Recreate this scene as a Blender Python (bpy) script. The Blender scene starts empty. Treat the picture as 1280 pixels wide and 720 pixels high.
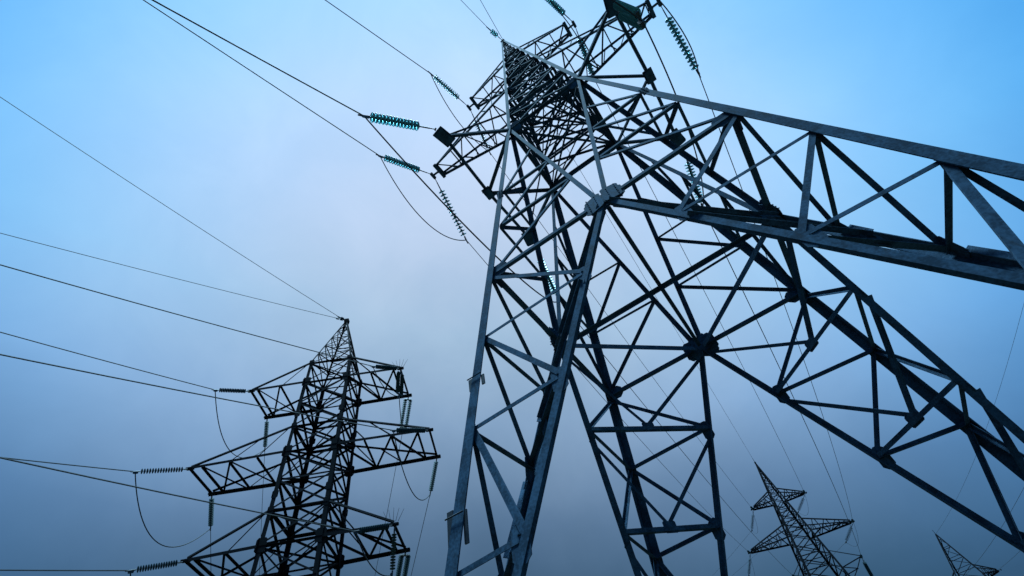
import bpy, math, random
from mathutils import Vector, Matrix, Euler
random.seed(7)
scene = bpy.context.scene
COL = scene.collection
V = Vector

# ------------------------------------------------------------------ camera
cam_d = bpy.data.cameras.new('camera')
cam = bpy.data.objects.new('camera', cam_d)
COL.objects.link(cam)
scene.camera = cam
CAM = V((0.0656, -8.6963, 1.4679))
# rows: right, down, forward of the solved pinhole camera
from math import sin, cos, sqrt, radians, pi
def rodrigues(r):
    r = V(r); th = r.length; k = r / th
    return Matrix.Rotation(th, 3, k)
RM = rodrigues((0.6786, 0.0671, -0.6376))
right, down, fwd = V(RM[0]), V(RM[1]), V(RM[2])
cam.matrix_world = Matrix(((right.x, -down.x, -fwd.x, CAM.x), (right.y, -down.y, -fwd.y, CAM.y),
                           (right.z, -down.z, -fwd.z, CAM.z), (0, 0, 0, 1)))
cam_d.sensor_width = 36.0
cam_d.lens = 597.38 / 1280 * 36.0
cam_d.clip_start = 0.05
cam_d.clip_end = 6000

# ------------------------------------------------------------------ exposure, sun, sky
EXPO = 3.25
vs = scene.view_settings
vs.view_transform = 'Standard'; vs.look = 'None'; vs.gamma = 1.0; vs.use_curve_mapping = False
vs.exposure = EXPO

SUN_EL, SUN_AZ = radians(83), radians(188)        # azimuth clockwise from +Y: high, behind the camera
sun_dir = V((sin(SUN_AZ) * cos(SUN_EL), cos(SUN_AZ) * cos(SUN_EL), sin(SUN_EL)))
sd = bpy.data.lights.new('sun', 'SUN'); sd.energy = 1.5; sd.angle = radians(12); sd.color = (0.44, 0.78, 1.0)
sun = bpy.data.objects.new('sun', sd); COL.objects.link(sun)
sun.rotation_euler = sun_dir.to_track_quat('Z', 'Y').to_euler()

world = bpy.data.worlds.new('World'); scene.world = world; world.use_nodes = True
nt = world.node_tree; nt.nodes.clear()
N = lambda t: nt.nodes.new(t)
def math_node(op, a, b=None, tree=None):
    n = (tree or nt).nodes.new('ShaderNodeMath'); n.operation = op
    for i, x in enumerate((a, b)):
        if x is None: continue
        if isinstance(x, (int, float)): n.inputs[i].default_value = x
        else: (tree or nt).links.new(x, n.inputs[i])
    return n.outputs[0]
out = N('ShaderNodeOutputWorld')
tc = N('ShaderNodeTexCoord')
def dot(vec):
    n = N('ShaderNodeVectorMath'); n.operation = 'DOT_PRODUCT'
    nt.links.new(tc.outputs['Generated'], n.inputs[0]); n.inputs[1].default_value = vec
    return n.outputs['Value']
# overcast veil: brightest around the hidden sun, heavier and bluer away from the thin middle
noise = N('ShaderNodeTexNoise'); noise.inputs['Scale'].default_value = 2.6; noise.inputs['Detail'].default_value = 5
noise.inputs['Roughness'].default_value = 0.55
nt.links.new(tc.outputs['Generated'], noise.inputs['Vector'])
wob = math_node('MULTIPLY', math_node('SUBTRACT', noise.outputs['Fac'], 0.5), 0.12)
t = math_node('ADD', dot((0.181, -0.0895, 0.9794)), wob)
ramp = N('ShaderNodeValToRGB')
mr = N('ShaderNodeMapRange'); mr.inputs['From Min'].default_value = -0.2; mr.inputs['From Max'].default_value = 1.0
nt.links.new(t, mr.inputs['Value']); nt.links.new(mr.outputs['Result'], ramp.inputs['Fac'])
stops = [(-.2, (.004, .015, .03)), (.118, (.015, .055, .10)), (.278, (.092, .166, .272)), (.437, (.228, .35, .515)), (.597, (.352, .492, .645)),
         (.756, (.467, .555, .698)), (.916, (.53, .59, .72)), (1.0, (.54, .60, .73))]
cr = ramp.color_ramp
while len(cr.elements) < len(stops): cr.elements.new(0.5)
for e, (p, c) in zip(cr.elements, stops):
    e.position = (p + .2) / 1.2; e.color = (*c, 1)
g = math_node('SUBTRACT', 1.0, dot((-0.4573, 0.681, 0.5719)))
g = math_node('ADD', g, math_node('MULTIPLY', wob, 0.7))
g = math_node('MINIMUM', math_node('MAXIMUM', g, 0.0), 0.6)
g2 = math_node('MULTIPLY', g, g)
comb = N('ShaderNodeCombineColor')
for i, (k1, k2) in enumerate(((1.657, -8.1), (1.644, -3.82), (1.913, -2.644))):
    nt.links.new(math_node('MULTIPLY', math_node('POWER', math.exp(k1), g), math_node('POWER', math.exp(k2), g2)), comb.inputs[i])
mot = N('ShaderNodeTexNoise'); mot.inputs['Scale'].default_value = 4.2; mot.inputs['Detail'].default_value = 7; mot.inputs['Roughness'].default_value = 0.6
mot.inputs['Distortion'].default_value = 0.6
nt.links.new(tc.outputs['Generated'], mot.inputs['Vector'])
mrm = N('ShaderNodeValToRGB'); nt.links.new(mot.outputs['Fac'], mrm.inputs['Fac'])
mrm.color_ramp.elements[0].position = 0.34; mrm.color_ramp.elements[0].color = (.88, .925, .955, 1)
mrm.color_ramp.elements[1].position = 0.68; mrm.color_ramp.elements[1].color = (1.0, 1.0, 1.0, 1)
mul0 = N('ShaderNodeMix'); mul0.data_type = 'RGBA'; mul0.blend_type = 'MULTIPLY'; mul0.inputs[0].default_value = 1.0
nt.links.new(mrm.outputs['Color'], mul0.inputs[6]); nt.links.new(comb.outputs[0], mul0.inputs[7])
mul = N('ShaderNodeMix'); mul.data_type = 'RGBA'; mul.blend_type = 'MULTIPLY'; mul.inputs[0].default_value = 1.0
nt.links.new(ramp.outputs['Color'], mul.inputs[6]); nt.links.new(mul0.outputs[2], mul.inputs[7])
bg_cloud = N('ShaderNodeBackground'); nt.links.new(mul.outputs[2], bg_cloud.inputs['Color'])
bg_cloud.inputs['Strength'].default_value = 1.065 / 2 ** EXPO
sky = N('ShaderNodeTexSky'); sky.sky_type = 'NISHITA'; sky.sun_disc = False
sky.sun_elevation = SUN_EL; sky.sun_rotation = SUN_AZ
bg_sky = N('ShaderNodeBackground'); nt.links.new(sky.outputs[0], bg_sky.inputs['Color']); bg_sky.inputs['Strength'].default_value = 0.05
mix = N('ShaderNodeMixShader'); mix.inputs[0].default_value = 0.98      # the cloud layer covers 98 % of the blue sky
nt.links.new(bg_sky.outputs[0], mix.inputs[1]); nt.links.new(bg_cloud.outputs[0], mix.inputs[2])
nt.links.new(mix.outputs[0], out.inputs['Surface'])

# ------------------------------------------------------------------ materials
def mat(name, base, rough=0.6, metal=0.0, var=0.35, scale=6.0, spec=0.4, second=None, bump=0.0):
    m = bpy.data.materials.new(name); m.use_nodes = True
    t_ = m.node_tree; b = t_.nodes['Principled BSDF']
    tcn = t_.nodes.new('ShaderNodeTexCoord')
    n1 = t_.nodes.new('ShaderNodeTexNoise'); n1.inputs['Scale'].default_value = scale; n1.inputs['Detail'].default_value = 8
    n2 = t_.nodes.new('ShaderNodeTexNoise'); n2.inputs['Scale'].default_value = scale * 9; n2.inputs['Detail'].default_value = 4
    t_.links.new(tcn.outputs['Object'], n1.inputs['Vector']); t_.links.new(tcn.outputs['Object'], n2.inputs['Vector'])
    r = t_.nodes.new('ShaderNodeValToRGB')
    lo = [c * (1 - var) for c in base]; hi = [min(1, c * (1 + var)) for c in base]
    if second: lo = second
    r.color_ramp.elements[0].position = 0.40; r.color_ramp.elements[0].color = (*lo, 1)
    r.color_ramp.elements[1].position = 0.60; r.color_ramp.elements[1].color = (*hi, 1)
    mx = t_.nodes.new('ShaderNodeMath'); mx.operation = 'MULTIPLY_ADD'
    t_.links.new(n2.outputs['Fac'], mx.inputs[0]); mx.inputs[1].default_value = 0.45
    s = t_.nodes.new('ShaderNodeMath'); s.operation = 'MULTIPLY'; t_.links.new(n1.outputs['Fac'], s.inputs[0]); s.inputs[1].default_value = 0.55
    t_.links.new(s.outputs[0], mx.inputs[2]); t_.links.new(mx.outputs[0], r.inputs['Fac'])
    t_.links.new(r.outputs['Color'], b.inputs['Base Color'])
    rr = t_.nodes.new('ShaderNodeMapRange'); t_.links.new(n1.outputs['Fac'], rr.inputs['Value'])
    rr.inputs['To Min'].default_value = max(0.05, rough - 0.12); rr.inputs['To Max'].default_value = min(1, rough + 0.12)
    t_.links.new(rr.outputs[0], b.inputs['Roughness'])
    b.inputs['Metallic'].default_value = metal; b.inputs['Specular IOR Level'].default_value = spec
    if bump:
        bp = t_.nodes.new('ShaderNodeBump'); bp.inputs['Strength'].default_value = bump; bp.inputs['Distance'].default_value = 0.01
        t_.links.new(n2.outputs['Fac'], bp.inputs['Height']); t_.links.new(bp.outputs[0], b.inputs['Normal'])
    return m
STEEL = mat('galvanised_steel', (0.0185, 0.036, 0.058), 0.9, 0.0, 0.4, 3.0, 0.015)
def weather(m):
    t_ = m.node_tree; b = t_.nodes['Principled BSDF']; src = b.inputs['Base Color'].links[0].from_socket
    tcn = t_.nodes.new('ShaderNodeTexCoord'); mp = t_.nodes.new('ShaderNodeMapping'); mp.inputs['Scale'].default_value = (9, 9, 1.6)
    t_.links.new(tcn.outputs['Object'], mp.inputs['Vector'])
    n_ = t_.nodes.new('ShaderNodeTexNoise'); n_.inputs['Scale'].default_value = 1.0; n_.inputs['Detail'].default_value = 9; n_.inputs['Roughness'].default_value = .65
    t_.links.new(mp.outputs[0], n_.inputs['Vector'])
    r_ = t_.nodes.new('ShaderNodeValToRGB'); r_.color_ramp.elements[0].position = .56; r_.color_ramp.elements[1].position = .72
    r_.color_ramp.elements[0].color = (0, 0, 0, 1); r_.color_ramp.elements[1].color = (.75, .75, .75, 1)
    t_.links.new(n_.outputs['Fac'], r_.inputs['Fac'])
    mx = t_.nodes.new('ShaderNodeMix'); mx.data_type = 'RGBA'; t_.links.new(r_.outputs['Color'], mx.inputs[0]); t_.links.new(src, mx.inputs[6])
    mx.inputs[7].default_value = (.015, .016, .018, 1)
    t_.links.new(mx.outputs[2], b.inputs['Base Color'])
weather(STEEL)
STEEL_FAR = mat('silhouette_steel', (0.004, 0.005, 0.007), 0.9, 0.0, 0.3, 1.5, 0.04)  # left and far pylons: silhouette shade put into a near-black base colour
FITTING = mat('forged_fitting', (0.014, 0.016, 0.02), 0.55, 0.3, 0.3, 8)
WIRE = mat('stranded_aluminium', (0.006, 0.008, 0.011), 0.8, 0.0, 0.25, 4)
CONCRETE = mat('footing_concrete', (0.32, 0.31, 0.29), 0.85, 0, 0.25, 3, 0.2, bump=0.4)
GRASS = mat('field_grass', (0.042, 0.05, 0.034), 0.95, 0, 0.4, 0.35, 0.1, second=(0.05, 0.045, 0.036), bump=0.6)
def glass_mat():
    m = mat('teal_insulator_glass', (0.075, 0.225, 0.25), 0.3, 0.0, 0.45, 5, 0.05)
    b = m.node_tree.nodes['Principled BSDF']
    b.inputs['Transmission Weight'].default_value = 0.45; b.inputs['IOR'].default_value = 1.3
    return m
GLASS = glass_mat()
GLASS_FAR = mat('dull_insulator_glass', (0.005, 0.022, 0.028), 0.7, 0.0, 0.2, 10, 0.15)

# ------------------------------------------------------------------ mesh builder
class MB:
    def __init__(s): s.v = []; s.f = []
    def box8(s, c):
        i = len(s.v); s.v += [tuple(p) for p in c]
        for q in ((0, 3, 2, 1), (4, 5, 6, 7), (0, 1, 5, 4), (1, 2, 6, 5), (2, 3, 7, 6), (3, 0, 4, 7)):
            s.f.append(tuple(i + k for k in q))
    def prism(s, p, q, a, b):
        """box running p->q; a and b are its two full cross-section edge vectors starting at the corner p"""
        s.box8([p, p + a, p + a + b, p + b, q, q + a, q + a + b, q + b])
    def angle(s, p, q, n, w, w2=None, t=None, flip=1, off=0.0, centre=True):
        """steel angle from p to q: one leg lies in the plane whose outward normal is n, the other turns inward"""
        p, q = V(p), V(q); d = q - p
        if d.length < 1e-4: return
        d.normalize(); n = V(n); n = n - d * n.dot(d)
        if n.length < 1e-4: n = d.orthogonal()
        n.normalize(); e = d.cross(n) * flip
        w2 = w if w2 is None else w2
        t = t or max(0.008, w * 0.085)
        o = n * off - (e * (w / 2) if centre else V((0, 0, 0)))
        s.prism(p + o, q + o, e * w, -n * t)
        s.prism(p + o - n * t, q + o - n * t, e * t, -n * (w2 - t))
    def corner(s, p, q, ex, ey, w, t):
        """corner post: heel on p->q, legs along ex and ey"""
        p, q = V(p), V(q); d = (q - p).normalized()
        ex = (V(ex) - d * d.dot(V(ex))).normalized(); ey = (V(ey) - d * d.dot(V(ey))).normalized()
        s.prism(p, q, ex * w, ey * t); s.prism(p + ey * t, q + ey * t, ex * t, ey * (w - t))
    def plate(s, c, n, u, w, h, t, cut=0.0):
        """gusset plate centred at c, normal n, u its width direction; cut chamfers the corners"""
        c, n, u = V(c), V(n).normalized(), V(u); u = (u - n * u.dot(n)).normalized(); v = n.cross(u)
        k = min(w, h) * cut
        pts = [(-w/2+k, -h/2), (w/2-k, -h/2), (w/2, -h/2+k), (w/2, h/2-k), (w/2-k, h/2), (-w/2+k, h/2), (-w/2, h/2-k), (-w/2, -h/2+k)] if k > 0 else \
              [(-w/2, -h/2), (w/2, -h/2), (w/2, h/2), (-w/2, h/2)]
        m = len(pts); i = len(s.v)
        for sg in (-.5, .5):
            for a, b in pts: s.v.append(tuple(c + u * a + v * b + n * (t * sg)))
        s.f.append(tuple(i + k_ for k_ in reversed(range(m)))); s.f.append(tuple(i + m + k_ for k_ in range(m)))
        for k_ in range(m): s.f.append((i + k_, i + (k_ + 1) % m, i + m + (k_ + 1) % m, i + m + k_))
    def cyl(s, p, q, r, r2=None, seg=8, cap=True):
        p, q = V(p), V(q); d = (q - p).normalized(); e = d.orthogonal().normalized(); f = d.cross(e)
        r2 = r if r2 is None else r2; i = len(s.v)
        for c, rr in ((p, r), (q, r2)):
            for k in range(seg):
                a = 2 * pi * k / seg; s.v.append(tuple(c + e * (cos(a) * rr) + f * (sin(a) * rr)))
        for k in range(seg): s.f.append((i + k, i + (k + 1) % seg, i + seg + (k + 1) % seg, i + seg + k))
        if cap: s.f.append(tuple(i + k for k in reversed(range(seg)))); s.f.append(tuple(i + seg + k for k in range(seg)))
    def tube(s, pts, r, seg=6):
        i = len(s.v); pts = [V(p) for p in pts]; m = len(pts); e0 = None
        for j, p in enumerate(pts):
            d = (pts[min(j + 1, m - 1)] - pts[max(j - 1, 0)]).normalized()
            e = (d.orthogonal() if e0 is None else e0 - d * e0.dot(d)).normalized(); e0 = e; f = d.cross(e)
            for k in range(seg):
                a = 2 * pi * k / seg; s.v.append(tuple(p + e * (cos(a) * r) + f * (sin(a) * r)))
        for j in range(m - 1):
            for k in range(seg):
                a, b = i + j * seg + k, i + j * seg + (k + 1) % seg
                s.f.append((a, b, b + seg, a + seg))
        s.f.append(tuple(i + k for k in reversed(range(seg)))); s.f.append(tuple(i + (m - 1) * seg + k for k in range(seg)))
    def lathe(s, prof, seg=16):
        """profile (x along the axis, r) turned about the x axis"""
        i = len(s.v); m = len(prof)
        for x, r in prof:
            for k in range(seg):
                a = 2 * pi * k / seg; s.v.append((x, cos(a) * r, sin(a) * r))
        for j in range(m - 1):
            for k in range(seg):
                a, b = i + j * seg + k, i + j * seg + (k + 1) % seg
                s.f.append((a, b, b + seg, a + seg))
    def mesh(s, name, m):
        me = bpy.data.meshes.new(name); me.from_pydata(s.v, [], s.f); me.materials.append(m); me.update(); return me
    def build(s, name, m, parent=None):
        o = bpy.data.objects.new(name, s.mesh(name, m)); COL.objects.link(o)
        if parent is not None: o.parent = parent
        return o
def link(name, me, parent=None):
    o = bpy.data.objects.new(name, me); COL.objects.link(o)
    if parent is not None: o.parent = parent
    return o
def tag(o, label, cat, group=None, kind=None):
    if label: o['label'] = label
    if cat: o['category'] = cat
    if group: o['group'] = group
    if kind: o['kind'] = kind
    return o
def empty(name, loc, rz=0.0):
    o = bpy.data.objects.new(name, None); COL.objects.link(o); o.empty_display_size = 0.2
    o.location = loc; o.rotation_euler = (0, 0, rz); return o
def jit(): return random.uniform(0.0, 0.007)

# ------------------------------------------------------------------ ground
T2 = V((-25.02, 9.13, 0.0)); T3 = V((-3.28, 80.62, 0.0)); T4 = V((16.6, 113.4, 0.0))
def ground_h(x, y):
    h = 0.25 * sin(x * .021 + 1) + 0.3 * sin(y * .017) - 0.21
    d = math.hypot(x - T3.x, y - T3.y); h += 2.9 * math.exp(-(d / 34) ** 2)
    d = math.hypot(x - T2.x, y - T2.y); h -= 0.8 * math.exp(-(d / 14) ** 2)
    d = math.hypot(x, y); h *= 1 - math.exp(-(d / 12) ** 2)
    return h
def axis_samples():
    a = [i * 4.0 for i in range(-40, 41)]; b = [160 * 1.28 ** k for k in range(1, 13)]
    return [-x for x in reversed(b)] + a + b
ax = axis_samples(); n_ax = len(ax)
gm = MB(); gm.v = [(x, y + 30, ground_h(x, y + 30)) for y in ax for x in ax]
gm.f = [(j * n_ax + i, j * n_ax + i + 1, (j + 1) * n_ax + i + 1, (j + 1) * n_ax + i) for j in range(n_ax - 1) for i in range(n_ax - 1)]
go = gm.build('ground', GRASS); go['kind'] = 'structure'

# ------------------------------------------------------------------ the near tower (local z = 0 at its footings)
ZC, Z1, ZM, ZT, ZP = 10.30, 20.506, 26.577, 32.526, 40.414
WC, W1 = 3.0, 1.6648
SL = (WC - W1) / (Z1 - ZC)
def wn(z): return WC - SL * (z - ZC) if z <= Z1 else W1 * (ZP + 0.45 - z) / (ZP + 0.45 - Z1)
def face_rot(k): return Matrix.Rotation(k * pi / 2, 3, 'Z')
FACE = [face_rot(k) for k in range(4)]                     # near, right, far, left (as seen standing in front of the near face)
def fp(k, u, z, inset=0.0): return FACE[k] @ V((u, -wn(z) + inset, z))
def fnorm(k): return FACE[k] @ V((0, -1, SL)).normalized()
CORN = {(-1, -1): 0, (1, -1): 1, (1, 1): 2, (-1, 1): 3}

main = empty('transmission_tower', (0, 0, 0))
tag(main, 'huge steel lattice pylon standing on four splayed legs over the viewer, largest of the four', 'pylon', 'lattice pylons of the power lines')
DEP = 2.09                                                # panel height of the splayed legs
leg_obj = {}
for (sx, sy), ci in CORN.items():
    mb = MB()
    z0 = 0.05
    segs = [(z0, ZC - 4.2, .19, .022), (ZC - 4.2, ZC + 4.0, .18, .02), (ZC + 4.0, Z1, .165, .018)]
    HO = .055                                              # heel stands proud of the lacing plane
    for a, b, w, tt in segs:
        w *= 1.22 if sy > 0 else 1.0                          # the far pair carries the heavier section
        mb.corner((sx * (wn(a) + HO), sy * (wn(a) + HO), a), (sx * (wn(b) + HO), sy * (wn(b) + HO), b), (-sx, 0, 0), (0, -sy, 0), w, tt)
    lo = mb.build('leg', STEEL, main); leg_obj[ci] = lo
    up = MB()
    for a, b, w, tt in ((Z1, ZM, .16, .016), (ZM, ZT, .14, .014), (ZT, ZP, .11, .012)):
        up.corner((sx * (wn(a) + .05), sy * (wn(a) + .05), a), (sx * (wn(b) + .05), sy * (wn(b) + .05), b), (-sx, 0, 0), (0, -sy, 0), w, tt)
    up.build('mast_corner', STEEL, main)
    # bolted splices on the corner post: cover plates standing proud of both legs
    for zz, h in ((ZC - 7.6, .6), (ZC + 4.0, .42)):
        sp = MB(); w = wn(zz) + HO
        axis = V((-sx * -SL, -sy * -SL, 1)).normalized()
        c = V((sx * w, sy * w, zz))
        sp.plate(c + V((-sx * .11, -sy * -.016 , 0)), (0, 1, 0), (1, 0, 0), .17, h, .022)
        sp.plate(c + V((sx * .016, -sy * .11, 0)), (1, 0, 0), (0, 1, 0), .17, h, .022)
        for i in range(5):
            zz_ = zz - h / 2 + h * (i + .5) / 5; ww = wn(zz_) + HO
            for q in (.09, .17):
                sp.cyl((sx * (ww - q), sy * (w + .024), zz_), (sx * (ww - q), sy * (w + .05), zz_), .018, seg=6)
                sp.cyl((sx * (w + .024), sy * (ww - q), zz_), (sx * (w + .05), sy * (ww - q), zz_), .018, seg=6)
        sp.build('splice_plate', STEEL, lo)
    # footing
    ft = MB(); w0 = wn(0)
    ft.box8([(sx * w0 + x, sy * w0 + y, z) for z, r in ((-.9, .55), (.28, .42)) for x, y in ((-r, -r), (r, -r), (r, r), (-r, r))])
    ft.build('footing', CONCRETE, main)
# step clamp on the near left corner post (the dark collar half way up it)
for zz, sz in ((ZC - 3.25, .30), (ZC - 5.75, .62)):
    cl = MB(); w = wn(zz) + .07; c = V((-w, -w, zz))
    cl.plate(c + V((-.045, .09, 0)), (0, 1, 0), (1, 0, 0), .10, sz * .85, .028)
    cl.plate(c + V((.225, .055, -.05)), (0, 1, 0), (1, 0, 0), .06, sz * .7, .025)
    cl.cyl(c + V((-.06, -.01, sz * .2)), c + V((.24, -.01, sz * .2)), .012, seg=6)
    cl.build('clamp_bracket', FITTING, leg_obj[0])

Z_FOOT = ZC - 9.75
for k in range(4):
    n = fnorm(k); F = FACE[k]
    A = lambda d, s: fp(k, s * (wn(ZC - d) - .05), ZC - d, 0.0)
    I = lambda d, s: fp(k, s * .435 * d, ZC - d)
    for s in (-1, 1):
        ci = k if s == -1 else (k + 1) % 4                # leg this side of the face belongs to
        leg = leg_obj[ci]
        mb = MB(); mb.angle(I(.12, s), I(9.7, s), n, .12 if k == 0 else .155, .09 if k == 0 else .15, .016, flip=-s)
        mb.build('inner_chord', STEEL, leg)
        # zigzag lacing of this leg face
        nodes = []
        for j in range(0, 5):
            dI = DEP * j; dA = DEP * j + .08
            if j > 0: nodes.append(('I', dI))
            nodes.append(('A', dA)) if j > 0 else nodes.insert(0, ('A', .18))
        prev = None
        for typ, d in nodes:
            P = A(d, s) if typ == 'A' else I(d, s)
            if prev is not None and d < 9:
                mb = MB(); near_thin = k == 0 and typ == 'A'
                big = .075 if near_thin else .10
                top_first = prev[1]
                mb.angle(prev[1], P, n, big, big * (.9 if k else .55), .011, flip=(s if typ == 'I' else -s) * (1 if k else -1), off=-.005 - jit())
                mb.build('lacing_bar', STEEL, leg)
            prev = (typ, P)
        # small gussets where the lacing meets the inner chord
        for j in (1, 2, 3):
            mb = MB(); mb.plate(I(DEP * j + .05, s) - n * .024 + (F @ V((s * .06, 0, 0))), n, (0, 0, 1), .50, .26, .012, .3)
            mb.build('gusset_plate', STEEL, leg)
    # ring beams at the waist of the legs, corner - apex - corner
    apex = fp(k, 0, ZC)
    for s in (-1, 1):
        mb = MB(); mb.angle(fp(k, s * (WC - .05), ZC), fp(k, s * .2, ZC), n, .105 if k == 0 else .145, .085 if k == 0 else .145, .014, flip=s, off=-.012 - jit())
        mb.build('ring_beam', STEEL, main)
        # V from the upper corners of the splayed part down to the apex
        top = fp(k, s * (W1 - .06), Z1 - .12)
        mb = MB(); mb.angle(top, fp(k, s * .12, ZC + .25), n, .115 if k == 0 else .14, .06 if k == 0 else .13, .013, flip=-s, off=-.002 - jit())
        mb.build('face_brace', STEEL, main)
        Vp = lambda dz: top.lerp(apex, 1 - dz / (Z1 - .12 - ZC))
        B = lambda dz: fp(k, s * (wn(ZC + dz) - .1), ZC + dz)
        zz = [B(.1), Vp(2.2), B(2.25), Vp(4.35), B(4.4), Vp(6.5)]
        for a, b in zip(zz[:-1], zz[1:]):
            mb = MB(); mb.angle(a, b, n, .085, .08, .009, flip=-s, off=-.03 - jit())
            mb.build('panel_bar', STEEL, main)
    # apex gusset: two lapped plates and their bolt rows
    mb = MB(); u = F @ V((1, 0, 0)); up = V((0, 0, 1)) - n * n.z
    for s in (-1, 1):
        mb.plate(apex + u * (s * .215) + n * .016 + up * (.03 * s), n + u * (.16 * s), u, .40, .62, .016, .12)
    mb.plate(apex - n * .045, n, u, .92, .60, .016, .18)
    mb.plate(apex - n * .062 + up * -.05, n, (u + up * .62), .74, .52, .014, .0)
    mb.plate(apex - n * .078 + up * -.02, n, (u - up * .5), .74, .44, .014, .0)
    for q in (-.36, -.28, -.2, .2, .28, .36):
        for v_ in (-.2, -.1, .0, .1, .2):
            c = apex + u * q + up * v_ - n * .05
            mb.cyl(c, c - n * .06, .017, seg=6)
    for s in (-1, 1):
        for i in range(6):
            for q in (.07, .15, .34):
                c = apex + u * (s * q) + up * (-.25 + .1 * i) + n * (.022 + q * -.16 * 0)
                mb.cyl(c, c + n * .024, .015, seg=6)
    mb.build('apex_plate', STEEL, main)
    mb = MB(); mb.angle(fp(k, -W1 + .06, Z1), fp(k, W1 - .06, Z1), n, .13, .13, .012, off=-.03)
    mb.build('ring_beam', STEEL, main)
# horizontal diaphragm at the waist: diamond and cross
ap = [fp(k, 0, ZC) for k in range(4)]
for k in range(4):
    mb = MB(); a, b = ap[k], ap[(k + 1) % 4]; d = (b - a).normalized()
    mb.angle(a + d * .2, b - d * .2, (0, 0, 1), .15, .15, .013, off=-.05 - jit()); mb.build('diaphragm_bar', STEEL, main)
mb = MB(); mb.angle(ap[0] + V((0, .2, 0)), ap[2] - V((0, .2, 0)), (0, 0, 1), .10, .10, .011, off=-.08); mb.build('diaphragm_bar', STEEL, main)
mb = MB(); mb.angle(ap[3] + V((.2, 0, 0)), ap[1] - V((.2, 0, 0)), (0, 0, 1), .10, .10, .011, off=-.105); mb.build('diaphragm_bar', STEEL, main)
# corner gussets at the waist
for (sx, sy), ci in CORN.items():
    for axis in (0, 1):
        mb = MB(); w = wn(ZC)
        if axis == 0: mb.plate((sx * (w - .2), sy * (w - .034), ZC), (0, 1, 0), (1, 0, 0), .5, .42, .012, .25)
        else: mb.plate((sx * (w - .034), sy * (w - .2), ZC), (1, 0, 0), (0, 1, 0), .5, .42, .012, .25)
        mb.build('gusset_plate', STEEL, leg_obj[ci])
for z, w_, h_ in ((Z1 - .05, .52, .72), (Z1 + 2.45, .3, .36), (ZM, .34, .46), (ZT, .26, .36)):
    for (sx, sy), ci in CORN.items():
        mb = MB(); w = wn(z)
        mb.plate((sx * (w - w_ * .5), sy * (w - .03), z), (0, 1, -SL * sy), (1, 0, 0), w_, h_, .012, .2)
        mb.build('gusset_plate', STEEL, leg_obj[ci])
        mb = MB(); mb.plate((sx * (w - .03), sy * (w - w_ * .5), z), (1, 0, -SL * sx), (0, 1, 0), w_, h_, .012, .2)
        mb.build('gusset_plate', STEEL, leg_obj[ci])
# ties between the two inner chords of every leg, each with a little plate in its middle
for (sx, sy), ci in CORN.items():
    leg = leg_obj[ci]
    Ic = lambda d: V((sx * .435 * d, sy * wn(ZC - d), ZC - d))
    Sc = lambda d: V((sx * wn(ZC - d), sy * .435 * d, ZC - d))
    nin = V((-sx, -sy, 0)).normalized()
    for j in (1, 2, 3):
        d = DEP * j; a, b = Ic(d), Sc(d); m = a.lerp(b, .5); e = (b - a).normalized()
        mb = MB(); mb.angle(a + e * .05 + nin * .03, b - e * .05 + nin * .03, nin, .10, .10, .010, off=0); mb.build('tie_bar', STEEL, leg)
        mb = MB(); mb.plate(m + nin * -.01 + V((0, 0, .05)), nin, e, .32, .27, .014, .1); mb.build('tie_plate', STEEL, leg)
        dprev = DEP * (j - 1)
        for P in (Sc(dprev + .25),) if j == 3 else (Ic(dprev + .25), Sc(dprev + .25)):
            mb = MB(); mb.angle(P + nin * .03, m + V((0, 0, .12)), nin, .085, .085, .009, off=-.03 - jit()); mb.build('tie_bar', STEEL, leg)

# mast above the kink: four faces of X lacing in three tiers, plus plan bracing at the crossarms
def lattice(parent, name, M, k, za, zb, npan, wfun, w=.075, style='X', mesh_mb=None, dense=False):
    mb = mesh_mb or MB(); F = FACE[k]; n = F @ V((0, -1, .08)); n.normalize()
    zs = [za + (zb - za) * i / npan for i in range(npan + 1)]
    P = lambda u, z: F @ V((u * (wfun(z) - .05), -wfun(z), z))
    for i in range(npan):
        z0, z1 = zs[i], zs[i + 1]
        if style == 'X' or (i + k) % 2 == 0:
            mb.angle(P(-1, z0 + .05), P(1, z1 - .05), n, w, w, .008, off=-.022 - jit())
        if style == 'X' or (i + k) % 2 == 1:
            mb.angle(P(1, z0 + .05), P(-1, z1 - .05), n, w, w, .008, flip=-1, off=-.042 - jit())
        if i: mb.angle(P(-1, z0), P(1, z0), n, w, w, .008, off=-.064 - jit())
        if dense:
            zc_ = (z0 + z1) / 2; q_ = F @ V((0, wfun(zc_) * .96, zc_))
            mb.angle(P(-1, zc_), P(1, zc_), n, w * .6, w * .6, .008, off=-.085 - jit())
            mb.angle(P(-1, z0 + .1), q_, n, w * .6, w * .6, .008, off=-.1 - jit())
    if mesh_mb is None: return mb.build(name, M, parent)
for k in range(4):
    lattice(main, 'lattice_panel', STEEL, k, Z1, ZM, 3, wn, .08, dense=k > 0)
    lattice(main, 'lattice_panel', STEEL, k, ZM, ZT, 3, wn, .07, dense=k > 0)
    lattice(main, 'lattice_panel', STEEL, k, ZT, ZP - .6, 5, wn, .055, dense=k > 0)
for z in (Z1, Z1 + 2.4, ZM, ZM + 2.0, ZT, ZT + 1.6):
    mb = MB(); w = wn(z) - .03; c = [V((-w, -w, z)), V((w, -w, z)), V((w, w, z)), V((-w, w, z))]
    for i in range(4): mb.angle(c[i], c[(i + 1) % 4], (0, 0, 1), .11, .11, .01, off=-.02 - jit())
    mb.angle(c[0], c[2], (0, 0, 1), .08, .08, .009, off=-.06); mb.angle(c[1], c[3], (0, 0, 1), .08, .08, .009, off=-.08)
    mb.build('diaphragm_frame', STEEL, main)
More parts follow.
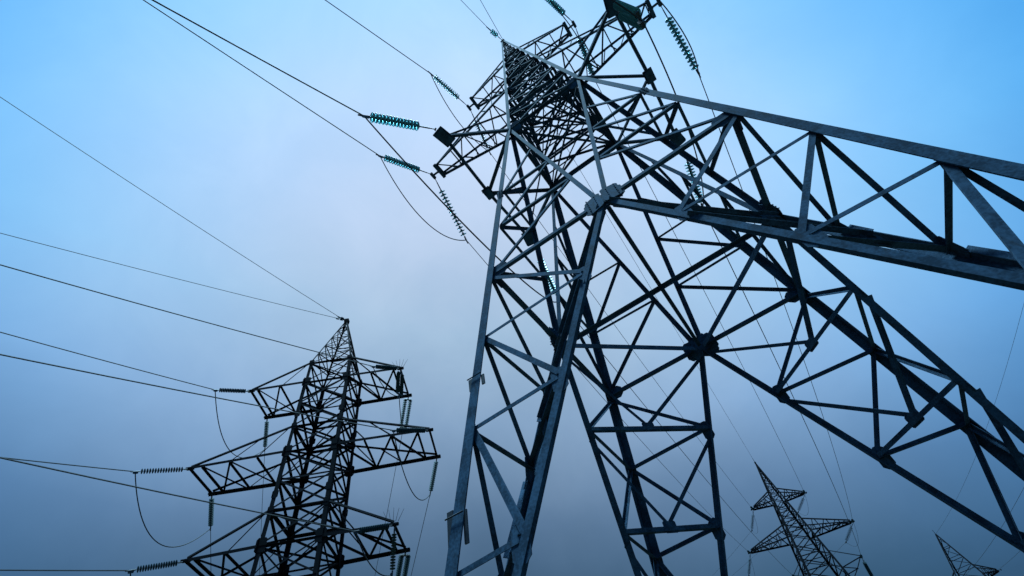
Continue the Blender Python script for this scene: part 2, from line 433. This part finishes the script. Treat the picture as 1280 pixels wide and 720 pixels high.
for z0, z1 in ((Z1, Z1 + 2.4), (Z1 + 2.4, ZM), (ZM, ZM + 2.0), (ZM + 2.0, ZT), (ZT, ZT + 1.6)):
    mb = MB(); a, b = wn(z0) - .06, wn(z1) - .06
    for q in (1, -1):
        mb.angle((-a, -q * a, z0 + .1), (b, q * b, z1 - .1), (0, q, 0), .07, .07, .008); mb.angle((a, -q * a, z0 + .1), (-b, q * b, z1 - .1), (0, q, 0), .065, .065, .008)
    mb.build('space_brace', STEEL, main)
mb = MB(); mb.box8([(x * r, y * r, z) for z, r in ((ZP - .25, .16), (ZP + .05, .11)) for x, y in ((-1, -1), (1, -1), (1, 1), (-1, 1))])
mb.build('peak_cap', STEEL, main)

# crossarms -------------------------------------------------
XA, YA, XN = 3.876, 3.073, 3.968
TIP = {}
def lower_arm(parent, s, X=XA, Y=YA, XNN=XN, z1=Z1, wf=wn, dz=2.45, M=STEEL, split=True):
    kN, kF = V((s * wf(z1), -wf(z1), z1)), V((s * wf(z1), wf(z1), z1))
    tN, tM, tF = V((s * X, -Y, z1)), V((s * XNN, 0, z1)), V((s * X, Y, z1))
    up = V((0, 0, 1)); mb = MB()
    for a, b in ((tN, kN), (tF, kF)): mb.angle(a, b, up, .16, .14, .014, flip=s, off=-jit())
    mb.angle(tN, tM, up, .14, .13, .013, flip=s); mb.angle(tM, tF, up, .14, .13, .013, flip=s, off=-.006)
    arm = mb.build('crossarm', M, parent)
    bars = [(tM, kN, .13), (tM, kF, .13)]
    ties = []
    for t_, sy in ((tN, -1), (tF, 1)):
        w = wf(z1 + dz); ties.append((t_ + up * .1, V((s * w, sy * w, z1 + dz))))
    if split:
        for a, b, w in bars: m = MB(); m.angle(a, b, up, w, w, .012, off=-.03 - jit()); m.build('arm_brace', M, arm)
        for a, b in ties: m = MB(); m.angle(a, b, (0, -1, 0), .085, .085, .01); m.build('hanger', M, arm)
        for c, u, w, h in ((tN, (s * .2, -1, 0), .85, .55), (tF, (s * .2, 1, 0), .85, .55), (tM, (0, 1, 0), .62, .42)):
            m = MB(); 
            m.plate(V(c) - up * .055, up, u, w * .92, h * .92, .014, .04); m.plate(V(c) - up * .20, up, u, w * .78, h * .75, .014, .04)
            for i in range(4):
                p = V(c) + V((random.uniform(-.18, .18), (i - 1.5) * .15, 0)); m.cyl(p - up * .235, p - up * .03, .018, seg=6)
            m.build('end_plate', M, arm)
    else:
        m2 = MB()
        for a, b, w in bars: m2.angle(a, b, up, w, w, .012, off=-.03)
        for a, b in ties: m2.angle(a, b, (0, -1, 0), .085, .085, .01)
        m2.build('arm_brace', M, arm)
    return tN, tM, tF
def point_arm(parent, s, X, z, wf, dz, nb, M=STEEL, w=.115, lw=1.0):
    up = V((0, 0, 1)); r = wf(z); rt = wf(z + dz)
    tip = {sy: V((s * (X - .02), sy * .33, z)) for sy in (-1, 1)}
    root = {sy: V((s * r, sy * r, z)) for sy in (-1, 1)}
    rtop = {sy: V((s * rt, sy * rt, z + dz)) for sy in (-1, 1)}
    mb = MB()
    for sy in (-1, 1): mb.angle(root[sy], tip[sy], up, w, w, .012, flip=s * sy)
    arm = mb.build('crossarm', M, parent)
    m = MB()
    for sy in (-1, 1): m.angle(rtop[sy], tip[sy] + up * .16, (0, sy, .3), w * .75, w * .7, .01, flip=-s)
    m.build('hanger', M, arm)
    m = MB()
    fr = [i / nb for i in range(nb + 1)]
    L = lambda sy, f: root[sy].lerp(tip[sy], f); U = lambda sy, f: rtop[sy].lerp(tip[sy] + up * .16, f)
    for i in range(nb):
        a = -1 if i % 2 else 1
        m.angle(L(a, fr[i] + .02), L(-a, fr[i + 1] - .02), up, .065 * lw, .065 * lw, .008, off=-.02 - jit())
        m.angle(L(-1, fr[i + 1] - .02), L(1, fr[i + 1] - .02), up, .06 * lw, .06 * lw, .008, off=-.045 - jit())
        for sy in (-1, 1):
            m.angle(L(sy, fr[i] + .05), U(sy, fr[i + 1] - .05 if i < nb - 1 else .9), (0, sy, 0), .055 * lw, .055 * lw, .007, off=-.02 - jit())
            if i < nb - 1: m.angle(L(sy, fr[i + 1]), U(sy, fr[i + 1]), (0, sy, 0), .05 * lw, .05 * lw, .007, off=-.035 - jit())
    m.build('arm_lacing', M, arm)
    m = MB(); c = V((s * X, 0, z)); u = V((0, 1, 0))
    m.plate(c - up * .05, up, u, .92, .17, .016); m.plate(c - up * .16, up, u, .92, .17, .016)
    m.prism(c + V((-.1, -.05, -.2)), c + V((-.1, .05, -.2)), V((.2, 0, 0)), V((0, 0, .22)))
    m.plate(c + V((s * .3, 0, -.07)), up, (1, 0, 0), .46, .10, .06); m.plate(c + V((s * .46, 0, -.1)), up, u, .40, .15, .12, .15)
    m.build('end_plate', M, arm)
    return c + V((s * .46, 0, -.12))
for s in (-1, 1):
    TIP['low', s] = lower_arm(main, s)
    TIP['mid', s] = point_arm(main, s, 6.55, ZM, wn, 1.9, 5)
    TIP['top', s] = point_arm(main, s, 3.48, ZT, wn, 1.7, 3)

# ------------------------------------------------------------------ insulator strings and wires
disc = MB()
disc.lathe([(-.012, .03), (-.012, .055), (.0, .075), (.012, .145), (.030, .165), (.042, .16), (.036, .13), (.05, .118), (.036, .10), (.052, .085),
            (.036, .065), (.055, .045), (.06, .0)], 18)
DISC = disc.mesh('disc', GLASS); DISC_FAR = None
cap = MB(); cap.lathe([(-.075, 0), (-.075, .035), (-.06, .05), (-.02, .052), (-.008, .04), (.0, .0)], 10)
CAPM = cap.mesh('metal_cap', FITTING)
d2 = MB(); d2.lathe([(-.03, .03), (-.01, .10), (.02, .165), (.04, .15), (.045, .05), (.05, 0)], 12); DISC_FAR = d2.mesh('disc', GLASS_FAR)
def string(a, b, label, group, n=14, link_len=.75, far=False, double=False, scale=1.0, cat='insulator'):
    """insulator string from its tower end a to its wire end b; every disc is a part"""
    a, b = V(a), V(b); d = b - a; L = d.length; d.normalize()
    root = bpy.data.objects.new('insulator_string', None); COL.objects.link(root); root.empty_display_size = .2
    scale *= 1.0 if far else 1.12
    q = d.to_track_quat('X', 'Z'); root.location = a; root.rotation_mode = 'QUATERNION'; root.rotation_quaternion = q
    tag(root, label, cat, group)
    pitch = (L - link_len - .28) / n
    rows = (-.2, .2) if double else (0,)
    hw = MB(); lr = 1.5 if far else 1.0
    hw.cyl((0, 0, 0), (link_len * .45, 0, 0), .022 * lr, seg=6); hw.cyl((link_len * .4, 0, 0), (link_len, 0, 0), .03 * lr, seg=6)
    hw.cyl((.02, -.06, 0), (.02, .06, 0), .03, seg=6)
    if double:
        for x in (link_len - .06, L - .24): hw.prism(V((x, -.28, -.05)), V((x, .28, -.05)), V((.1, 0, 0)), V((0, 0, .1)))
    for r_ in rows: hw.cyl((link_len - .05, r_, 0), (L - .2, r_, 0), .014, seg=6)
    hw.build('link_rod', FITTING, root)
    for r_ in rows:
        for i in range(n):
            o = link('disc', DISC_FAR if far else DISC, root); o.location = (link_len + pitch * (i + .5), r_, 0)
            k = scale * min(1.0, pitch / .125); o.scale = (k, scale, scale)
            if not far:
                c = link('metal_cap', CAPM, o); c.location = (0, 0, 0)
    cl = MB(); cl.cyl((L - .22, 0, 0), (L + .22, 0, 0), .045, .03, seg=8); cl.plate((L - .02, 0, -.06), (0, 1, 0), (1, 0, 0), .26, .16, .03, .2)
    cl.build('clamp', FITTING, root)
    return root
def curve(a, b, sag, n=28, lat=(0, 0, 0)):
    a, b = V(a), V(b); P = []
    for i in range(n + 1):
        t_ = i / n; q = 4 * t_ * (1 - t_); P.append(a.lerp(b, t_) + V((0, 0, -sag * q)) + V(lat) * q)
    return P
def wire(name, pts, label, cat, group, r=.018, seg=6):
    mb = MB(); mb.tube(pts, r, seg); o = mb.build(name, WIRE); tag(o, label, cat, group); return o
def span_to(a, az, slope, length=140, rise=None):
    """points of a span leaving a in compass direction az (from +y towards +x), falling at slope degrees at first and sagging"""
    d = V((sin(az), cos(az), 0)); tn = math.tan(slope); P = []
    for i in range(41):
        h = length * (i / 40) ** 1.5; P.append(V(a) + d * h + V((0, 0, -tn * h + tn * h * h / length)))
    return P
Zo = 10.3
G_STR = 'insulator strings of the near pylon'; G_W = 'conductors of the near line'; G_J = 'jumper loops of the near pylon'
L_side = {-1: 'left', 1: 'right'}
L_lvl = {'low': 'lowest', 'mid': 'middle', 'top': 'topmost'}
# end points of the dead-end strings (tower frame), left side measured, right side strung the same way
near_end = {('low', -1): V((-5.30, -5.79, 8.74 + Zo)), ('mid', -1): V((-8.10, -2.83, 15.2 + Zo)), ('top', -1): V((-4.50, -3.0, 22.0 + Zo)),
            ('low', 1): V((2.50, -5.85, 8.9 + Zo)), ('mid', 1): V((5.9, -2.9, 15.3 + Zo)), ('top', 1): V((3.1, -2.85, 21.6 + Zo))}
far_end = {('low', -1): V((-4.5, 6.27, 9.16 + Zo)), ('mid', -1): V((-7.41, 3.18, 13.82 + Zo)), ('top', -1): V((-4.5, 2.75, 21.13 + Zo)),
           ('low', 1): V((3.35, 6.2, 9.0 + Zo)), ('mid', 1): V((6.57, 2.80, 13.3 + Zo)), ('top', 1): V((3.2, 2.5, 20.0 + Zo))}
near_dir = {('low', -1): (-18, 9), ('mid', -1): (-14, 0.5), ('top', -1): (-18, 0.5), ('low', 1): (-16, 10), ('mid', 1): (-14, 6), ('top', 1): (-12, 6)}

# third pylon geometry is needed for the wires that run to it
P3 = dict(z1=10.7086 + Zo, zm=16.4742 + Zo, zt=22.2853 + Zo, zp=29.3419 + Zo, xs=1.1818, ya=4.5407, az=.2672, loc=V((-3.2808, 80.6237, 2.7543)))
def t3(x, y, z): return P3['loc'] + Matrix.Rotation(P3['az'], 3, 'Z') @ V((x, y, z))
t3_tip = {}
for s in (-1, 1):
    t3_tip['low', s] = t3(s * 3.9 * P3['xs'], -P3['ya'], P3['z1']); t3_tip['mid', s] = t3(s * 6.7 * P3['xs'], 0, P3['zm']); t3_tip['top', s] = t3(s * 3.6 * P3['xs'], 0, P3['zt'])

for (lvl, s), e in near_end.items():
    if lvl == 'low': a = TIP['low', s][0] + V((s * .05, -.45, -.12)); f = TIP['low', s][2] + V((s * .05, .45, -.12))
    else: a = TIP[lvl, s] + V((0, -.12, 0)); f = TIP[lvl, s] + V((0, .12, 0))
    string(a, e, f'teal glass insulator string on the {L_lvl[lvl]} {L_side[s]} near-pylon crossarm, pulling toward the viewer', G_STR)
    fe = far_end[lvl, s]
    string(f, fe, f'glass insulator string on the {L_lvl[lvl]} {L_side[s]} near-pylon crossarm, pulling away from the viewer', G_STR)
    az, sl = near_dir[lvl, s]
    azr = pi + radians(-az)                           # compass bearing of a direction heading -y and to -x
    wire('conductor_wire', span_to(e, azr, radians(sl)), f'conductor leaving the {L_lvl[lvl]} {L_side[s]} near-pylon crossarm over the viewer', 'power line', G_W, .026)
    te = t3_tip[lvl, s]; dr = (fe - te); dr.z = 0; dr.normalize(); b3 = te + dr * 2.2 + V((0, 0, -.5))
    wire('conductor_wire', curve(fe, b3, 1.6), f'thin conductor from the {L_lvl[lvl]} {L_side[s]} near-pylon crossarm to the slim far pylon', 'power line', G_W, .021)
    if (lvl, s) == ('low', 1):
        hb = TIP['low', 1][0] + V((.0, .1, -3.0))
        string(TIP['low', 1][0] + V((0, .1, -.22)), hb, 'double teal insulator string hanging straight down from the lowest right near-pylon crossarm', G_STR, n=15, link_len=.5, double=True, scale=.85)
        wire('jumper_wire', curve(e, hb, .5, 14) + curve(hb, fe, 1.3, 22)[1:], 'jumper loop held by the hanging double string on the right of the near pylon', 'power line', G_J, .026)
    else:
        sag, lat = {('low', -1): (4.5, (1, 0, 0)), ('mid', -1): (2.3, (0, 0, 0)), ('top', -1): (.8, (-.3, 0, 0)), ('mid', 1): (1.3, (.2, 0, 0)), ('top', 1): (1.3, (.3, 0, 0))}[lvl, s]
        wire('jumper_wire', curve(e, fe, sag, 30, lat), f'jumper loop drooping past the {L_lvl[lvl]} {L_side[s]} crossarm of the near pylon', 'power line', G_J, .026)
# earth wires on the peak
pk = V((0, 0, ZP + .02))
e1 = pk + V((-.35, -1.35, -.25))
string(pk + V((0, -.1, 0)), e1, 'short stubby insulator holding the earth wire on the tip of the near pylon', G_STR, n=4, link_len=.45)
wire('earth_wire', span_to(e1, pi + radians(10.5), radians(9)), 'left of two thin earth wires leaving the near pylon tip', 'power line', G_W, .018)
wire('earth_wire', span_to(pk + V((.06, -.1, 0)), pi - radians(3.6), radians(6)), 'right of two thin earth wires leaving the near pylon tip', 'power line', G_W, .018)
p3k = t3(0, 0, P3['zp'])
wire('earth_wire', curve(pk + V((0, .12, 0)), p3k, 1.2), 'thin earth wire strung between the near pylon tip and the slim far pylon tip', 'power line', G_W, .018)

# ------------------------------------------------------------------ left pylon (wide, trapezoid crossarms)
S2 = 1.45
AZ2 = .548
P2z = 25.73 + Zo                                          # peak height in the world
base2 = ground_h(T2.x, T2.y)
left = empty('transmission_tower', (T2.x, T2.y, base2), AZ2)
tag(left, 'dark lattice pylon with three pairs of wide crossarms on the left', 'pylon', 'lattice pylons of the power lines')
R2 = Matrix.Rotation(AZ2, 3, 'Z')
def L2(x, y, z): return T2 + R2 @ V((x, y, 0)) + V((0, 0, z))        # world point from local x, y and world height
zP = P2z - base2
def lz(v): return zP - (30 - v) * S2
ZU2, ZM2, ZL2 = lz(24.18), lz(20.04), lz(15.89); ZK2 = ZU2 + 2.0
X2 = {'top': 3.8146 * S2, 'mid': 5.3103 * S2, 'low': 3.9119 * S2}; Y2 = {'top': 1.09 * S2, 'mid': 1.0741 * S2, 'low': 1.1103 * S2}
ZZ2 = {'top': ZU2, 'mid': ZM2, 'low': ZL2}
def w2(z):
    if z > ZK2: return max(.05, 1.60 * (zP + .25 - z) / (zP + .25 - ZK2))
    if z > ZL2 - 2: return 1.60 + (ZK2 - z) * .012
    return 1.60 + (ZK2 - ZL2 + 2) * .012 + (ZL2 - 2 - z) * .12
for sx, sy in CORN:
    mb = MB()
    for a, b, w in ((-.3, ZL2 - 2, .26), (ZL2 - 2, ZM2, .25), (ZM2, ZK2, .22)):
        mb.corner((sx * w2(a), sy * w2(a), a), (sx * w2(b), sy * w2(b), b), (-sx, 0, 0), (0, -sy, 0), w, .02)
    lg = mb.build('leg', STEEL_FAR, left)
    mb = MB(); mb.corner((sx * w2(ZK2 + .001), sy * w2(ZK2 + .001), ZK2), (sx * w2(zP), sy * w2(zP), zP), (-sx, 0, 0), (0, -sy, 0), .11, .012)
    mb.build('peak_strut', STEEL_FAR, left)
    for z in (ZL2, ZM2, ZU2, (ZL2 + ZM2) / 2, (ZM2 + ZU2) / 2, ZL2 + 2.0, ZM2 + 2.0, ZK2):
        w = w2(z); h = .8 if z in (ZL2, ZM2, ZU2) else .5
        mb = MB(); mb.plate((sx * (w - .14), sy * (w + .008), z), (0, 1, 0), (1, 0, 0), h * .75, h, .014, .16); mb.build('gusset_plate', STEEL_FAR, lg)
        mb = MB(); mb.plate((sx * (w + .008), sy * (w - .14), z), (1, 0, 0), (0, 1, 0), h * .75, h, .014, .16); mb.build('gusset_plate', STEEL_FAR, lg)
for k in range(4):
    for a, b, npn, w in ((0.2, ZL2 - 2, 4, .12), (ZL2 - 2, ZL2, 1, .10), (ZL2, ZM2, 3, .125), (ZM2, ZU2, 3, .12), (ZU2, ZK2, 1, .085), (ZK2, zP - .5, 5, .06)):
        lattice(left, 'lattice_panel', STEEL_FAR, k, a, b, npn, w2, w)
for z in (ZL2 - 2, ZL2, ZL2 + 2, ZM2, ZM2 + 2, ZU2, ZK2):
    mb = MB(); w = w2(z) - .03; c = [V((-w, -w, z)), V((w, -w, z)), V((w, w, z)), V((-w, w, z))]
    for i in range(4): mb.angle(c[i], c[(i + 1) % 4], (0, 0, 1), .12, .12, .012, off=-.02 - jit())
    mb.angle(c[0], c[2], (0, 0, 1), .09, .09, .01, off=-.06); mb.angle(c[1], c[3], (0, 0, 1), .09, .09, .01, off=-.08)
    mb.build('diaphragm_frame', STEEL_FAR, left)
mb = MB(); mb.box8([(x * r, y * r, z) for z, r in ((zP - .35, .17), (zP + .1, .2)) for x, y in ((-1, -1), (1, -1), (1, 1), (-1, 1))]); mb.build('peak_cap', STEEL_FAR, left)
up = V((0, 0, 1))
for lvl in ('low', 'mid', 'top'):
    for s in (-1, 1):
        z = ZZ2[lvl]; X = X2[lvl]; Y = Y2[lvl]; r = w2(z); dz = 2.0; rt = w2(z + dz)
        root = {q: V((s * r, q * r, z)) for q in (-1, 1)}; tip = {q: V((s * X, q * Y, z)) for q in (-1, 1)}; tp = {q: V((s * rt, q * rt, z + dz)) for q in (-1, 1)}
        mb = MB()
        for q in (-1, 1):
            d = (tip[q] - root[q]).normalized(); mb.angle(root[q], tip[q] + d * .25, up, .20, .18, .014, flip=s * q)
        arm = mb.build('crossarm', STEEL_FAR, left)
        mb = MB()
        for q in (-1, 1): mb.angle(tp[q], tip[q] + up * .1, (0, q, .3), .12, .11, .01, flip=-s)
        mb.build('hanger', STEEL_FAR, arm)
        mb = MB()
        for f in (.0, .13): mb.angle(root[-1].lerp(tip[-1], 1 - f), root[1].lerp(tip[1], 1 - f), up, .12, .12, .012, off=-.02 - f * .2)
        mb.build('end_beam', STEEL_FAR, arm)
        mb = MB(); nb = 3 if lvl == 'mid' else 2
        Lr = lambda q, f: root[q].lerp(tip[q], f); U = lambda q, f: tp[q].lerp(tip[q] + up * .1, f)
        for i in range(nb):
            a, b = i / nb * .87, (i + 1) / nb * .87; q = 1 if i % 2 else -1
            mb.angle(Lr(q, a), Lr(-q, b), up, .11, .11, .009, off=-.03 - jit())
            if i < nb - 1:
                mb.angle(Lr(-1, b), Lr(1, b), up, .11, .11, .009, off=-.07 - jit())
                for q in (-1, 1): mb.angle(Lr(q, b), U(q, a + .02), (0, q, 0), .07, .07, .008, off=-.03 - jit())
            else:
                mb.angle(Lr(-q, a + .03), Lr(q, b), up, .11, .11, .009, off=-.05 - jit())
        mb.build('arm_lacing', STEEL_FAR, arm)
        for q in (-1, 1):
            mb = MB(); mb.plate(tip[q] - up * .09, up, (1, 0, 0), .5, .26, .03, .2); mb.build('end_plate', STEEL_FAR, arm)
        if s > 0 and lvl != 'mid':
            for q in range(5):
                mb = MB(); f_ = (q - 2) * .16; mb.cyl(tip[-1] + V((-.35 + q * .14, 0, .1)), tip[-1] + V((-.35 + q * .14 + f_, 0, .95 - abs(f_) * .5)), .014, .008, seg=5); mb.build('bird_spike', STEEL_FAR, arm)
G2 = 'insulator strings of the left pylon'; GW2 = 'conductors of the left line'; GJ2 = 'jumper loops of the left pylon'
AZN = radians(-105); DN = V((cos(AZN), sin(AZN), 0)); AZF = radians(141); DF = V((cos(AZF), sin(AZF), 0))
span2 = {('top', -1): 4.3, ('mid', -1): 8.5, ('low', -1): 8.5, ('top', 1): 10, ('mid', 1): 9.7, ('low', 1): 1.3}
len2 = {'top': (2.25, .85), 'mid': (2.7, .95), 'low': (2.3, .8)}
for lvl in ('low', 'mid', 'top'):
    for s in (-1, 1):
        z = ZZ2[lvl] + base2
        a = L2(s * X2[lvl], -Y2[lvl], z - .1); b = a + DN * len2[lvl][0] + V((0, 0, -len2[lvl][1]))
        string(a, b, f'disc row on the viewer side of the {L_lvl[lvl]} {L_side[s]} crossarm of the left pylon', G2, n=16, link_len=.35, far=True, scale=1.0)
        P = [b + DN * h + V((0, 0, -math.tan(radians(span2[lvl, s])) * h + .0011 * h * h)) for h in [160 * (i / 40) ** 1.5 for i in range(41)]]
        wire('conductor_wire', P, f'conductor running left from the {L_lvl[lvl]} {L_side[s]} crossarm of the left pylon', 'power line', GW2, .031)
        f = L2(s * X2[lvl], Y2[lvl], z - .1); fe = f + DF * 2.85 + V((0, 0, -.9 if s < 0 else -1.12))
        string(f, fe, f'disc row on the far side of the {L_lvl[lvl]} {L_side[s]} crossarm of the left pylon', G2, n=15, link_len=.35, far=True, double=lvl != 'mid' and s > 0)
        P = [fe + DF * h + V((0, 0, -.22 * h + .0016 * h * h)) for h in [140 * (i / 40) ** 1.5 for i in range(41)]]
        wire('conductor_wire', P, f'conductor running away from the {L_lvl[lvl]} {L_side[s]} crossarm of the left pylon', 'power line', GW2, .02)
        if s > 0 and lvl != 'mid':
            tp_ = L2(s * X2[lvl], -Y2[lvl] + .1, z - .1); hang = tp_ + V((0, 0, -2.6))
            string(tp_, hang, f'pair of disc rows hanging under the {L_lvl[lvl]} right crossarm of the left pylon', G2, n=13, link_len=.4, far=True, scale=.9, double=lvl == 'top')
            wire('jumper_wire', curve(b, hang, .7, 16) + curve(hang, fe, .5, 14)[1:], f'jumper loop under the {L_lvl[lvl]} {L_side[s]} crossarm of the left pylon', 'power line', GJ2, .03)
        else:
            wire('jumper_wire', curve(b, fe, 2.6 if s < 0 else 2.0, 26), f'jumper loop under the {L_lvl[lvl]} {L_side[s]} crossarm of the left pylon', 'power line', GJ2, .03)
pk2 = V((T2.x, T2.y, P2z))
for az, sl, lab in ((-93, 2, 'upper of two thin earth wires running left from the left pylon tip'), (-108, 12, 'lower of two thin earth wires running left from the left pylon tip')):
    d = V((cos(radians(az)), sin(radians(az)), 0)); e = pk2 + d * .9 + V((0, 0, -.15))
    string(pk2 + d * .1, e, f'stub insulator at the left pylon tip on the {lab.split()[0]} earth wire', G2, n=3, link_len=.25, far=True, scale=.8)
    wire('earth_wire', [e + d * h + V((0, 0, -math.tan(radians(sl)) * h + .0009 * h * h)) for h in [160 * (i / 40) ** 1.5 for i in range(41)]], lab, 'power line', GW2, .022)

# ------------------------------------------------------------------ two slim pylons far off
def slim_tower(loc, az, z1, zm, zt, zp, xs, ya, label, foot=0.0, wk=1.0):
    """the near pylon's kind, seen small: legs, lattice faces and crossarms as parts"""
    root = empty('transmission_tower', loc, az); tag(root, label, 'pylon', 'lattice pylons of the power lines')
    w1 = W1 * wk; zl = foot
    def wf(z): return w1 + (z1 - z) * SL if z <= z1 else w1 * (zp + .45 - z) / (zp + .45 - z1)
    for sx, sy in CORN:
        mb = MB()
        for a, b, w in ((zl, z1, .30), (z1, zt, .28), (zt, zp, .2)):
            mb.corner((sx * wf(a), sy * wf(a), a), (sx * wf(b), sy * wf(b), b), (-sx, 0, 0), (0, -sy, 0), w, .02)
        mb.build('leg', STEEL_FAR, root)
    for k in range(4):
        for a, b, npn, w in ((zl + .1, z1, 5, .14), (z1, zm, 3, .12), (zm, zt, 4, .11), (zt, zp - .6, 6, .085)):
            lattice(root, 'lattice_panel', STEEL_FAR, k, a, b, npn if wk < 2 else max(2, npn - 2), wf, w, style='X' if wk < 2 else 'Z')
    for s in (-1, 1):
        lower_arm(root, s, 3.876 * xs, ya, 3.968 * xs, z1, wf, 2.4, STEEL_FAR, False)
        point_arm(root, s, 6.5 * xs, zm, wf, 1.9, 4, STEEL_FAR, .20, 2.0)
        point_arm(root, s, 3.45 * xs * (1.0 if wk < 2 else 1.15), zt, wf, 1.6, 3, STEEL_FAR, .20, 2.0)
    mb = MB(); mb.cyl((0, 0, zp - .2), (0, 0, zp + .8), .05, .03, seg=6); mb.build('peak_spike', STEEL_FAR, root)
    return root, wf
slim_tower(P3['loc'], P3['az'], P3['z1'], P3['zm'], P3['zt'], P3['zp'], P3['xs'], P3['ya'], 'slim hazy lattice pylon beyond the right legs of the near pylon', foot=ground_h(T3.x, T3.y) - P3['loc'].z - .3, wk=1.42)
p4loc = V((16.7, 114.2, -8.1))
slim_tower(p4loc, radians(-12), Z1, ZM, ZT, ZP, 1.0, 3.07, 'farthest lattice pylon showing only its tip at the bottom right corner', foot=ground_h(16.7, 114.2) + 8.1 - .3, wk=3.0)
G3 = 'insulator strings of the slim far pylon'
for (lvl, s), te in t3_tip.items():
    fe = far_end[lvl, s]; dr = fe - te; dr.z = 0; dr.normalize()
    string(te + V((0, 0, -.15)), te + dr * 2.2 + V((0, 0, -.5)), f'tiny disc row facing the viewer, {L_lvl[lvl]} {L_side[s]} crossarm, slim far pylon', G3, n=12, link_len=.3, far=True)
    az_, sl_ = ((-5, 35) if lvl == 'low' else (-77, 35)) if s > 0 else (-70, 50)
    az_, sl_ = radians(az_), radians(sl_)
    d3 = V((sin(az_) * cos(sl_), cos(az_) * cos(sl_), -sin(sl_))); hb = te + V((0, .1, -.2)) + d3 * 3.1
    string(te + V((0, .1, -.2)), hb, f'tiny insulator string pulling away from the viewer, {L_lvl[lvl]} {L_side[s]} crossarm, slim far pylon', G3, n=12, link_len=.7, far=True, scale=1.5)
    h3 = V((d3.x, d3.y, 0)).normalized()
    wire('conductor_wire', [hb + h3 * q + V((0, 0, -.30 * q + .0035 * q * q)) for q in [86 * (i / 24) ** 1.4 for i in range(25)]], f'faint conductor going on beyond the {L_lvl[lvl]} {L_side[s]} crossarm of the slim far pylon', 'power line', 'conductors beyond the slim far pylon', .014)
    wire('jumper_wire', curve(te + dr * 2.2 + V((0, 0, -.5)), hb, 1.9, 16), f'jumper loop at the {L_lvl[lvl]} {L_side[s]} crossarm of the slim far pylon', 'power line', 'jumper loops of the slim far pylon', .017)

# conductors of the farthest pylon, crossing the lower right corner on their way back past the viewer's right
R4 = Matrix.Rotation(radians(-12), 3, 'Z'); d4 = V((sin(radians(8)), -cos(radians(8)), 0)) * 125
for loc_, sag, r_, lab in ((V((0, 0, ZP)), 3.6, .014, 'thin earth wire from the tip of the farthest pylon'), (V((-4, 0, ZT)), 3.7, .017, 'conductor from the left upper arm of the farthest pylon'),
                           (V((4, 0, ZT)), 3.4, .017, 'conductor from the right upper arm of the farthest pylon')):
    a = p4loc + R4 @ loc_
    wire('conductor_wire' if r_ > .015 else 'earth_wire', curve(a, a + d4, sag, 40), lab, 'power line', 'wires of the farthest pylon', r_)
